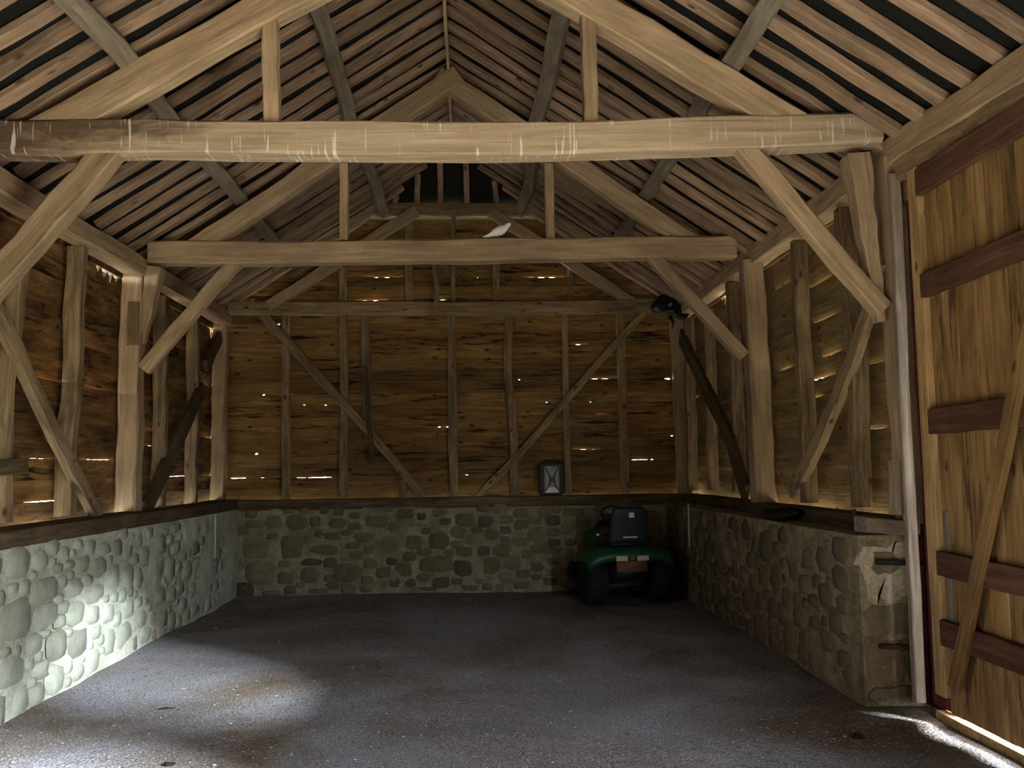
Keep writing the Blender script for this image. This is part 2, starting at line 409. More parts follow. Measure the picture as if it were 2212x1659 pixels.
# ------------------------------------------------------------------ ground and floor
def build_floor():
    rng = random.Random(3)
    wv = [(rng.uniform(-2.2, 2.2), rng.uniform(-2.2, 2.2), rng.uniform(0, 6)) for _ in range(9)]
    hv = [(rng.uniform(-9, 9), rng.uniform(-9, 9), rng.uniform(0, 6)) for _ in range(12)]
    def fz(x, y):
        z = .010 * sum(sin(a * x + b * y + p) for a, b, p in wv) / 2 + .004 * sum(sin(a * x + b * y + p) for a, b, p in hv) / 2.5
        return z
    x0, x1, y0, y1, st = -3.6, 3.3, -3.0, 12.6, .06
    nx, ny = int((x1 - x0) / st), int((y1 - y0) / st)
    V, Fc = [], []
    for j in range(ny + 1):
        for i in range(nx + 1):
            x = x0 + (x1 - x0) * i / nx; y = y0 + (y1 - y0) * j / ny
            V.append((x, y, fz(x, y)))
    for j in range(ny):
        for i in range(nx):
            a = j * (nx + 1) + i; Fc.append((a, a + 1, a + nx + 2, a + nx + 1))
    o = mesh_obj('floor', V, Fc, 'floor', smooth=True); tag(o, kind='structure')
    # loose gravel: nobody could count it
    V, Fc = [], []
    ico = [(0, 0, 1), (.9, 0, .3), (.28, .86, .3), (-.73, .53, .3), (-.73, -.53, .3), (.28, -.86, .3), (0, 0, -.5)]
    tri = [(0, 1, 2), (0, 2, 3), (0, 3, 4), (0, 4, 5), (0, 5, 1), (6, 2, 1), (6, 3, 2), (6, 4, 3), (6, 5, 4), (6, 1, 5)]
    for _ in range(15000):
        x = rng.uniform(-3.0, 2.85); y = 4.2 + 8.0 * rng.random() ** 1.6
        if (x > 2.6 and y > 6.0) or (1.0 < x < 2.6 and y > 10.4): continue
        r = rng.uniform(.003, .0095) * (1.0 if rng.random() < .95 else 1.8)
        a = rng.uniform(0, 6.28); sx = rng.uniform(.8, 1.5); b = len(V)
        for p in ico:
            px, py = p[0] * sx, p[1]
            V.append((x + r * (px * cos(a) - py * sin(a)), y + r * (px * sin(a) + py * cos(a)), fz(x, y) + r * p[2] * .7))
        Fc += [tuple(b + k for k in t) for t in tri]
    s = NT('loose_gravel', .9, .2); gm = s.n('ShaderNodeNewGeometry')
    s.color(s.ramp(gm.outputs['Random Per Island'], [(0, srgb(70, 66, 64)), (.6, srgb(110, 104, 100)), (.93, srgb(132, 128, 122)), (1, srgb(175, 170, 164))]))
    o = mesh_obj('gravel', V, Fc, s.m); tag(o, 'fine loose gravel scattered over the dark earth floor', 'gravel', kind='stuff')
    # pale lime-concrete slab added in the near bay to bounce sun upward
    V, Fc = [], []; n = 60
    for i in range(n + 1):
        x = -3.35 + 6.3 * i / n; e = 4.72 + .05 * sin(3.1 * x) + .03 * sin(9 * x + 1)
        V += [(x, -3.0, .03), (x, e - .06, .03), (x, e, .0)]
    for i in range(n):
        for k in (0, 1): a = i * 3 + k; Fc.append((a, a + 3, a + 4, a + 1))
    o = mesh_obj('bounce_floor', V, Fc, 'concrete'); tag(o, kind='structure')
    # yard outside
    V, Fc = [], []
    for (a, b, c, d) in ((3.3, -40, 40, 40), (-40, -40, -3.6, 40), (-3.6, 12.6, 3.3, 40), (-3.6, -40, 3.3, -3.0)):
        k = len(V); V += [(a, b, -.03), (c, b, -.03), (c, d, -.03), (a, d, -.03)]; Fc.append((k, k + 1, k + 2, k + 3))
    o = mesh_obj('ground', V, Fc, 'straw'); tag(o, kind='structure')
    return fz
FZ = build_floor()
def build_sky_blocker(y0, y1, label):  # leafy bank added out of view, keeps low sky from the openings
    rng = random.Random(17); V, Fc = [], []
    wv = [(rng.uniform(-1.6, 1.6), rng.uniform(-1.6, 1.6), rng.uniform(0, 6)) for _ in range(10)]
    ny, nz = 160, 14
    for i in range(ny + 1):
        y = y0 + (y1 - y0) * i / ny
        H = (BLOCKER_H + .35 * sin(y * .7) + .25 * sin(y * 1.9 + 1)) * min(1, .3 + 3 * min(i, ny - i) / ny * 4)
        for j in range(nz + 1):
            a = pi * j / nz; d = .22 * sum(sin(p * y + q * 3 * j / nz * 2 + r) for p, q, r in wv) / 3
            V.append((BLOCKER_X + 1.2 - (1.3 + d) * cos(a), y, -.05 + (H + d) * sin(a) ** .6))
    for i in range(ny):
        for j in range(nz):
            a = i * (nz + 1) + j; Fc.append((a, a + 1, a + nz + 2, a + nz + 1))
    o = mesh_obj('sky_blocker', V, Fc, 'leaf', smooth=True); tag(o, label, 'sky_blocker', kind='structure')
build_sky_blocker(-40, 40, 'unseen leafy bank added across the yard to block low sky')

# ------------------------------------------------------------------ stone walls
def wall_body(name, O, ud, nd, U, V0, V1, T, mat, seed, amp=.012, step=.09):
    """masonry core: uneven inner face on plane O + u*ud + z, thickness T away from nd"""
    rng = random.Random(seed); O, ud, nd = Vector(O), Vector(ud), Vector(nd)
    wv = [(rng.uniform(-7, 7), rng.uniform(-7, 7), rng.uniform(0, 6)) for _ in range(12)]
    nu, nv = int(U / step), int((V1 - V0) / step) + 1
    V, Fc = [], []
    for j in range(nv + 1):
        for i in range(nu + 1):
            u = U * i / nu; v = V0 + (V1 - V0) * j / nv
            d = amp * sum(sin(a * u + b * v + p) for a, b, p in wv) / 3
            if i in (0, nu): d = 0
            V.append(O + ud * u + Vector((0, 0, v)) + nd * d)
    for j in range(nv):
        for i in range(nu):
            a = j * (nu + 1) + i; Fc.append((a, a + 1, a + nu + 2, a + nu + 1))
    b = len(V)
    def fr(i, j): return j * (nu + 1) + i
    # back shell corners
    for u, v in ((0, V0), (U, V0), (U, V1), (0, V1)): V.append(O + ud * u + Vector((0, 0, v)) - nd * T)
    Fc.append((b, b + 3, b + 2, b + 1))
    Fc.append(tuple([fr(i, nv) for i in range(nu + 1)] + [b + 2, b + 3]))
    Fc.append(tuple([fr(0, j) for j in range(nv + 1)] + [b + 3, b])[::-1])
    Fc.append(tuple([fr(nu, j) for j in range(nv + 1)] + [b + 2, b + 1]))
    o = mesh_obj(name, V, Fc, mat); tag(o, kind='structure')
    return o

def stones(parent, O, ud, nd, given, U, V0, V1, n_max, mat, seed, rmin=.04, rmax=.14, proud=(.004, .016), gap=1.16, ok=None, grow=.96):
    rng = random.Random(seed); O, ud, nd = Vector(O), Vector(ud), Vector(nd)
    lst = list(given)
    def hit(u, v, a, b):
        for (p, q, c, d) in lst:
            if ((u - p) / (a + c)) ** 2 + ((v - q) / (b + d)) ** 2 < gap * .86: return True
        return False
    for tries in range(14000):
        if len(lst) >= n_max: break
        k = 1 - tries / 14000
        a = rmin + (rmax - rmin) * k ** 1.5 * rng.uniform(.55, 1); b = a * rng.uniform(.55, .85)
        u = rng.uniform(a, U - a); v = rng.uniform(V0 + b * .6, V1 - b * .6)
        if ok and not ok(u, v): continue
        if not hit(u, v, a, b): lst.append((u, v, a, b))
    for it in range(14):                # let every stone grow until it nearly meets its neighbours
        for q in range(len(given), len(lst)):
            u, v, a, b = lst[q]; ka, kb = a * rng.uniform(1.0, 1.09), b * rng.uniform(1.0, 1.09)
            if ka > rmax * 1.25 or v - kb < V0 - .05 or v + kb > V1 + .02 or u + ka > U: continue
            if all(j == q or ((u - p) / (ka + c)) ** 2 + ((v - w) / (kb + d)) ** 2 > grow for j, (p, w, c, d) in enumerate(lst)): lst[q] = (u, v, ka, kb)
    for (u, v, a, b) in lst:
        n = rng.randint(8, 11); ex = rng.uniform(.5, .8); pr = rng.uniform(*proud); ph = rng.uniform(0, 1)
        rings = [[], []]
        for k in range(n):
            t = 2 * pi * (k + ph + rng.uniform(-.2, .2)) / n
            j = rng.uniform(.84, 1.09)
            x = a * math.copysign(abs(cos(t)) ** ex, cos(t)) * j; y = b * math.copysign(abs(sin(t)) ** ex, sin(t)) * j
            rings[0].append((x, y, -.02)); rings[1].append((x * .9, y * .88, pr + rng.uniform(-.003, .003)))
        V = rings[0] + rings[1] + [(0, 0, pr + .006)]; Fc = []
        for k in range(n):
            k2 = (k + 1) % n; Fc += [(k, k2, n + k2, n + k), (n + k, n + k2, 2 * n)]
        c = O + ud * u + Vector((0, 0, v))
        zz = Vector((0, 0, 1))
        if ud.cross(zz).dot(nd) < 0: Fc = [f[::-1] for f in Fc]
        M = Matrix(((ud.x, 0, nd.x, c.x), (ud.y, 0, nd.y, c.y), (ud.z, 1, nd.z, c.z), (0, 0, 0, 1)))
        mesh_obj('stone', V, Fc, mat, parent, M, True)

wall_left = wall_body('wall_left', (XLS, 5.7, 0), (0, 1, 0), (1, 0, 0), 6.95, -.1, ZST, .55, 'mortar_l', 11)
wall_back = wall_body('wall_back', (XLS - .3, D3, 0), (1, 0, 0), (0, -1, 0), 6.2, -.1, ZST, .5, 'mortar_b', 12)
wall_right = wall_body('wall_right', (XRS, 6.18, 0), (0, 1, 0), (-1, 0, 0), 6.45, -.1, ZST, .60, 'mortar_r', 13)

gb = []
for cx, cyy, w, h in [(170,135,85,60),(185,195,100,50),(300,180,105,90),(430,185,135,95),(540,180,70,70),(670,190,110,70),(895,175,160,85),
        (1065,135,110,75),(970,110,60,40),(1160,150,60,45),(1120,200,150,30),(1300,180,80,45),(1410,170,125,75),(1535,180,100,75),(1655,170,90,60),
        (1620,100,95,60),(1520,100,80,50),(1740,130,100,60),(1870,130,70,60),(2045,125,140,55),(195,330,160,140),(405,330,150,150),(290,265,70,40),
        (640,265,100,50),(600,345,190,70),(500,280,50,40),(830,270,140,70),(970,315,150,120),(1115,300,110,90),(1260,290,130,110),(520,415,130,45),
        (220,480,200,130),(370,510,110,80),(510,490,110,100),(730,480,170,120),(1060,460,110,90),(1250,430,240,100),(1400,450,130,110),(1560,440,120,110),
        (1690,420,100,90),(840,570,90,50),(1180,575,160,36),(1440,562,130,46),(1545,560,70,46),(1620,560,60,46),(1740,552,100,46),(280,600,110,36),
        (560,585,120,36),(590,115,60,45),(680,125,60,45),(390,118,80,36),(480,118,70,36),(770,145,70,45)]:
    a = aty(480 + cx / 2.6976, 1060 + cyy / 2.6976, D3)
    gb.append((a.x - (XLS - .3), a.z, w / 2.6976 / 2 / FPX * D3 * 1.0, h / 2.6976 / 2 / FPX * D3 * 1.0))
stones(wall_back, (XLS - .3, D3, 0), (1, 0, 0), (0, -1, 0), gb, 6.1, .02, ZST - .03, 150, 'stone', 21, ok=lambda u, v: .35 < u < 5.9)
gl = []
for cx, cyy, w, h in [(320,340,70,100),(470,320,60,80),(490,440,90,110),(355,465,55,70),(735,260,55,70),(760,360,65,110),(625,350,70,80),(1185,440,55,110),
        (940,480,70,130),(1050,220,70,70),(420,440,45,60),(270,600,160,160),(90,780,220,260),(280,750,140,150),(200,920,90,130),(60,1090,160,200),
        (450,580,90,110),(570,620,110,120),(240,990,40,70),(1420,480,40,130),(100,960,60,70)]:
    a = atx(cx / 2.7698, 1060 + cyy / 2.7698, XLS); b = atx((cx + w) / 2.7698, 1060 + cyy / 2.7698, XLS)
    gl.append((a.y - 5.7, a.z, abs(b.y - a.y) / 2, h / 2.7698 / 2 / FPX * a.y))
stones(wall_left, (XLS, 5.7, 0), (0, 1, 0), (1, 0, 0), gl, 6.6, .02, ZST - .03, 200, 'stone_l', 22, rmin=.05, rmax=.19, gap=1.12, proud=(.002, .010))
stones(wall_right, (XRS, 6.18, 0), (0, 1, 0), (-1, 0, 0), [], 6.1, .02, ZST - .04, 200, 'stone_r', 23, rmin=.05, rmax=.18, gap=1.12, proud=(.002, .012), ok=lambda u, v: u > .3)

# pier end of the right wall: dressed blocks and patches of old plaster
def slab(name, y, x0, x1, z0, z1, t, mat, parent, seed, n=14, jag=.03):
    rng = random.Random(seed); V, Fc = [], []
    cx, cz = (x0 + x1) / 2, (z0 + z1) / 2; per = []
    for k in range(n):
        a = 2 * pi * k / n; q = max(abs(cos(a)), abs(sin(a)))
        per.append(((x1 - x0) / 2 * cos(a) / q + rng.uniform(-jag, jag), (z1 - z0) / 2 * sin(a) / q + rng.uniform(-jag, jag)))
    V = [(x, .02, z) for x, z in per] + [(x * .94, -t, z * .95) for x, z in per] + [(0, -t, 0)]
    for k in range(n):
        k2 = (k + 1) % n; Fc += [(k, k2, n + k2, n + k), (n + k, n + k2, 2 * n)]
    return mesh_obj(name, V, Fc, mat, parent, Matrix.Translation((cx, y, cz)))
slab('dressed_stone', 6.18, 2.645, 3.05, .02, .12, .02, 'ashlar', wall_right, 1, jag=.012)
slab('dressed_stone', 6.18, 2.645, 2.90, .14, .42, .012, 'ashlar', wall_right, 2, jag=.012)
slab('dressed_stone', 6.18, 2.915, 3.05, .14, .42, .014, 'ashlar', wall_right, 3, jag=.01)
slab('dressed_stone', 6.18, 2.645, 3.05, .445, .66, .010, 'ashlar', wall_right, 4, jag=.02)
slab('plaster_patch', 6.18, 2.65, 3.0, .68, 1.08, .008, 'plaster', wall_right, 5, 18, .05)
slab('dressed_stone', 6.172, 2.72, 2.9, .86, 1.0, .008, 'ashlar', wall_right, 6, jag=.02)

# iron hinge pins let into the pier
p = aty(1893, 1214, 6.14); q = aty(1985, 1216, 6.14)
tag(beam('hinge_pin', [p, q], .045, .035, 'iron', wall_right, wob=.002), 'black iron hinge pin')
p = aty(1900, 1396, 6.15); q = aty(1988, 1404, 6.15)
tag(beam('hinge_pin', [p, (p + q) / 2 + Vector((0, 0, .012)), q], .04, .03, 'rust', wall_right, wob=.002), 'rusty iron hinge pin')

# ------------------------------------------------------------------ weatherboards with daylight in the laps
SLIT = .5
def boarding(parent, O, ud, nd, U0, U1, zs, mat, seed, slits, splits, clip=None, lap=.03, name='weatherboard'):
    """rows of lapped boards. nd points outdoors. slits: (u0, u1, z, gap)"""
    rng = random.Random(seed); O, ud, nd = Vector(O), Vector(ud), Vector(nd)
    nb = len(zs) - 1
    wob = [Wave(rng, 2.0) for _ in zs]
    by = {i: [] for i in range(len(zs))}
    for (u0, u1, z, gp) in slits:
        i = min(range(len(zs)), key=lambda k: abs(zs[k] - z)); by[i].append((min(u0, u1), max(u0, u1), gp))
    def gap(i, u):
        gsum = -lap
        for (a, b, gp) in by[i]:
            if a <= u <= b:
                t = (u - a) / (b - a); e = max(.12, sin(pi * t)) ** .8
                gsum = max(gsum, SLIT * gp * e * (.62 + .38 * sin(41 * u + 3 * i)))
        return gsum
    for i in range(nb):
        sp = [U0] + sorted(rng.sample(splits, 1) if (len(splits) > 1) else splits) + [U1]
        if splits and len(splits) > 2 and rng.random() < .3: sp = [U0, U1]
        for s0, s1 in zip(sp[:-1], sp[1:]):
            a, b = s0, s1
            if clip:
                lo, hi = clip(zs[i])
                a, b = max(a, lo), min(b, hi)
            if b - a < .1: continue
            a += rng.uniform(.0005, .002); b -= rng.uniform(.0005, .002)
            us = [a + (b - a) * k / max(6, int((b - a) / .16)) for k in range(max(6, int((b - a) / .16)) + 1)]
            for j in (i, i + 1):
                for (x, y, gp) in by[j]:
                    m = 14 if y - x > .1 else 3
                    for k in range(m + 1):
                        for e in ((-1e-4, 0, 1e-4) if k in (0, m) else (0,)):
                            uu = x + (y - x) * k / m + e
                            if a < uu < b: us.append(uu)
            us = sorted(set(us)); V, Fc = [], []
            um = (a + b) / 2; zm = (zs[i] + zs[i + 1]) / 2
            for u in us:
                gl_, gh_ = gap(i, u), gap(i + 1, u)
                zl = zs[i] + wob[i](u) * .008 + (gl_ / 2 if gl_ > -lap else -lap)
                zh = zs[i + 1] + wob[i + 1](u) * .008 - (gh_ / 2 if gh_ > -lap else 0)
                k = (zh - zl) / max(zs[i + 1] - zs[i] + lap, .01)
                out = .034
                # section: inner bottom, inner top, outer top, outer bottom (bottom leans outdoors)
                V += [(u - um, zl - zm, out), (u - um, zh - zm, 0), (u - um, zh - zm, .018), (u - um, zl - zm, out + .018)]
            for k in range(len(us) - 1):
                for j in range(4):
                    A = k * 4 + j; B = k * 4 + (j + 1) % 4; Fc.append((A, B, B + 4, A + 4))
            Fc.append((3, 2, 1, 0)); m = (len(us) - 1) * 4; Fc.append((m, m + 1, m + 2, m + 3))
            c = O + ud * um + Vector((0, 0, zm))
            # local axes: X along the board, Y up, Z outdoors
            M = Matrix(((ud.x, 0, nd.x, c.x), (ud.y, 0, nd.y, c.y), (ud.z, 1, nd.z, c.z), (0, 0, 0, 1)))
            mesh_obj(name, V, Fc, mat, parent, M)

def rows(z0, z1, h, seed):
    rng = random.Random(seed); n = round((z1 - z0) / h); zs = [z0 + (z1 - z0) * k / n + (rng.uniform(-.018, .018) if 0 < k < n else 0) for k in range(n + 1)]
    return zs

def S_y(X, lst, wpx=None):   # slits seen on a wall plane x = X, given as pixel ends
    out = []
    for (x0, y0, x1, y1, gp) in lst:
        a, b = atx(x0, y0, X), atx(x1, y1, X); out.append((a.y, b.y, (a.z + b.z) / 2, gp))
    return out
def S_x(Y, lst):
    out = []
    for (x0, y0, x1, y1, gp) in lst:
        a, b = aty(x0, y0, Y), aty(x1, y1, Y); out.append((a.x, b.x, (a.z + b.z) / 2, gp))
    return out
def dots(lst, r=4): return [(x - r, y, x + r, y, gp * 1.9) for (x, y, gp) in lst]

XLB, XRB, YBB = XLP - .19, XRP + .215, YB + .115
left_slits = S_y(XLB, [(50, 982, 128, 988, .010), (178, 988, 252, 990, .012), (188, 760, 240, 772, .022), (188, 815, 245, 832, .020),
                       (60, 1070, 135, 1062, .020), (45, 1112, 120, 1104, .024), (310, 925, 342, 932, .012), (310, 950, 342, 953, .012), (372, 1022, 410, 1024, .007),
                       (440, 940, 474, 942, .028), (441, 1025, 462, 1026, .006), (385, 760, 410, 770, .006), (440, 838, 456, 842, .008),
                       (80, 815, 150, 832, .020)]
                  + dots([(341, 881, .03), (422, 897, .035), (222, 664, .02)], 7)
                  + [(196, 545, 268, 590, .62), (262, 588, 304, 604, .95), (345, 632, 372, 640, .7), (448, 690, 478, 698, 1.1)])
boarding(wall_left, (XLB, 0, 0), (0, 1, 0), (-1, 0, 0), 5.5, 12.70, rows(ZSILL - .02, 3.60, .168, 5), 'leftboard', 31, left_slits, [D2 + .1])
right_slits = S_y(XRB, [(1728, 628, 1792, 605, .012), (1754, 710, 1800, 695, .010), (1772, 793, 1812, 783, .014), (1680, 805, 1706, 796, .008),
                        (1718, 825, 1800, 812, .018), (1738, 875, 1775, 867, .010), (1868, 770, 1910, 760, .007), (1868, 926, 1910, 922, .005),
                        (1482, 862, 1506, 858, .012), (1670, 612, 1700, 600, .006)]
                   + [(1822, 458, 1876, 422, .75), (1556, 622, 1584, 608, .75)]
                   + dots([(1600, 815, .012)], 5) + [(1745, 1080, 1800, 1090, .03), (1855, 1092, 1920, 1105, .012), (1712, 1070, 1724, 1075, .05)])
right_slits = [(a, b, z, gp * 2.6 if gp < .02 else gp * 1.6 if gp < .1 else gp) for a, b, z, gp in right_slits]
boarding(wall_right, (XRB, 0, 0), (0, 1, 0), (1, 0, 0), 6.1, 12.70, rows(ZSILL - .03, 3.70, .168, 6), 'rightboard', 32, right_slits, [D2 + .12])
back_slits = S_x(YBB, [(497, 1034, 530, 1030, .025), (640, 1032, 660, 1031, .008), (664, 1030, 716, 1024, .02), (1233, 750, 1270, 752, .022), (1265, 824, 1335, 827, .020),
                       (1290, 898, 1322, 895, .004), (1236, 975, 1296, 978, .004), (1365, 988, 1400, 986, .016), (1360, 720, 1376, 722, .006)]
                  + dots([(602, 693, .022), (569, 844, .016), (632, 847, .018), (703, 879, .012), (824, 750, .010), (949, 924, .012), (966, 923, .012), (1122, 812, .016),
                          (1181, 868, .018), (1276, 868, .012), (1117, 941, .016), (1008, 1021, .012), (553, 985, .024), (566, 1032, .014), (1452, 930, .03), (1409, 988, .012),
                          (657, 878, .008)], 3) + dots([(1442, 830, .05)], 7))
boarding(wall_back, (0, YBB, 0), (1, 0, 0), (0, 1, 0), XLP - .28, XRP + .30, rows(ZSILL - .02, 3.80, .165, 7), 'board', 33, back_slits,
         [aty(x, 900, YB).x for x in (617, 741, 977, 1105, 1225, 1345)])
gable_slits = S_x(YBB, [(780, 608, 872, 606, .03), (770, 636, 840, 635, .028), (1130, 606, 1228, 604, .04), (1005, 585, 1030, 584, .03), (945, 636, 972, 636, .03)]
                   + dots([(1032, 596, .02), (801, 575, .012), (546, 648, .012), (1023, 573, .016)], 2))
boarding(wall_back, (0, YBB, 0), (1, 0, 0), (0, 1, 0), XLP - .28, XRP + .30, rows(3.80, 5.093, .165, 8), 'board', 34, gable_slits,
         [aty(x, 600, YB).x for x in (739, 980, 1072)], clip=lambda z: (XC - (ZR - z) / SL - .03, XC + (ZR - z) / SL + .03))

# ------------------------------------------------------------------ studs, braces, sills and plates of the walls
def on_y(pts, Y, dep): return [aty(x, y, Y) + Vector((0, dep / 2, 0)) for x, y in pts]
def on_x(pts, X, dep): return [atx(x, y, X) + Vector((math.copysign(dep / 2, X), 0, 0)) for x, y in pts]
def pxw(w, Y): return w / FPX * Y

for pts, w in [([(617, 678), (616, 880), (617, 1078)], 17), ([(741, 676), (743, 860), (741, 1075)], 17), ([(789, 676), (790, 800), (797, 960)], 20),
               ([(976, 676), (977, 860), (981, 1074)], 19), ([(1101, 676), (1098, 800), (1110, 945), (1112, 1072)], 18), ([(1221, 674), (1222, 830), (1229, 1068)], 13),
               ([(1340, 672), (1346, 850), (1352, 1064)], 17), ([(869, 1036), (870, 1076)], 16)]:
    beam('stud', on_y(pts, YB, .11), pxw(w, YB), .11, 'stud', wall_back, up=(0, 1, 0))
for pts, w in [([(739, 560), (739, 652)], 14), ([(883, 452), (883, 652)], 16), ([(979, 452), (979, 652)], 10), ([(1072, 452), (1072, 652)], 15), ([(1233, 548), (1233, 650)], 11)]:
    beam('gable_stud', on_y(pts, YB, .11), pxw(w, YB), .10, 'stud', wall_back, up=(0, 1, 0))
for pts, w in [([(562, 676), (660, 782), (745, 875), (830, 972), (915, 1074)], 19), ([(1396, 672), (1300, 775), (1180, 915), (1095, 1010), (1030, 1076)], 15)]:
    beam('brace', on_y(pts, YB - .05, .06), pxw(w, YB), .07, 'stud', wall_back, up=(0, 1, 0))
beam('batten', on_y([(788, 790), (796, 900), (805, 1002)], YB - .09, .03), .07, .03, 'sill', wall_back, up=(0, 1, 0))
beam('sill_beam', [(XLS - .25, YB - .03, 1.165), (-.2, YB - .03, 1.172), (2.9, YB - .03, 1.165)], .27, .14, 'sill', wall_back, wob=.006)
beam('gable_collar', [(XC - 1.22, YB + .03, 5.20), (XC + 1.18, YB + .03, 5.20)], .12, .17, 'stud', wall_back)

# left wall frame
XL2 = XLP - .005
for pts, s in [([(62, 545), (42, 700), (26, 800), (22, 1000), (20, 1128)], .125), ([(186, 535), (178, 700), (172, 860), (160, 1000), (158, 1115)], .12),
               ([(362, 640), (362, 860), (354, 1100)], .12), ([(430, 682), (430, 860), (424, 1090)], .115), ([(496, 690), (488, 860), (482, 1084)], .13)]:
    beam('stud', on_x(pts, XL2, .14), s * .92, .14, 'stud', wall_left, up=(1, 0, 0), wob=.012)
beam('brace', on_x([(-40, 610), (30, 735), (130, 950), (215, 1118)], XL2 + .03, .05), .13, .07, 'stud', wall_left, up=(1, 0, 0))
beam('brace', on_x([(441, 840), (400, 925), (355, 1025), (318, 1100)], XL2 + .03, .05), .20, .06, 'sill', wall_left, up=(1, 0, 0))
beam('brace', on_x([(478, 728), (450, 790)], XL2 + .03, .05), .16, .06, 'sill', wall_left, up=(1, 0, 0))
beam('batten', on_x([(-30, 1012), (62, 1004)], XL2 + .06, .03), .03, .11, 'sill', wall_left)
beam('sill_beam', [(XLS - .17, 5.7, 1.18), (XLS - .16, 9.2, 1.18), (XLS - .17, 12.5, 1.185)], .32, .125, 'sill', wall_left, wob=.008)
beam('wall_plate', [(XLP - .02, 5.0, 3.64), (XLP - .02, 9.0, 3.66), (XLP - .02, 12.6, 3.70)], .19, .18, 'oak', wall_left, wob=.012)
# right wall frame
XR2 = XRP + .005
for pts, s in [([(1710, 520), (1720, 770), (1730, 940), (1734, 1086)], .12), ([(1808, 450), (1816, 610), (1836, 765), (1841, 1096)], .15),
               ([(1568, 612), (1578, 800), (1586, 1062)], .12), ([(1520, 668), (1524, 860), (1530, 1058)], .11), ([(1478, 690), (1482, 860), (1486, 1058)], .12)]:
    beam('stud', on_x(pts, XR2, .13), s * .82, .13, 'stud', wall_right, up=(1, 0, 0), wob=.010)
beam('brace', on_x([(1902, 560), (1850, 740), (1825, 810), (1742, 1000), (1706, 1064)], XR2 - .03, .05), .13, .07, 'stud', wall_right, up=(1, 0, 0))
beam('brace', on_x([(1468, 726), (1526, 850), (1574, 950), (1607, 1066)], XR2 - .03, .05), .22, .06, 'sill', wall_right, up=(1, 0, 0))
beam('sill_beam', [(XRS + .36, 6.1, 1.17), (XRS + .36, 9.2, 1.18), (XRS + .36, 12.5, 1.18)], .22, .11, 'sill', wall_right, wob=.006)
beam('sill_block', [aty(1858, 1134, 6.14), aty(1972, 1138, 6.14)], .20, .10, 'silver', wall_right)
beam('wall_plate', [(XRP + .10, 6.0, 3.76), (XRP + .09, 9.2, 3.77), (XRP + .08, 12.6, 3.78)], .19, .20, 'oak', wall_right, wob=.014)
beam('wall_plate', [(XRP + .10, 6.12, 3.77), (XRP + .10, 2.6, 3.60)], .20, .20, 'oak', wall_right, wob=.008)
beam('door_lintel', [(XRP + .07, 6.05, 3.62), (XRP + .07, 3.8, 3.48)], .12, .16, 'stud', wall_right, wob=.006)
tag(beam('iron_stay', [aty(1845, 1100, 6.25), aty(1846, 1138, 6.25)], .02, .02, 'iron', wall_right, wob=.001, up=(0, 1, 0)), 'short black iron stay')

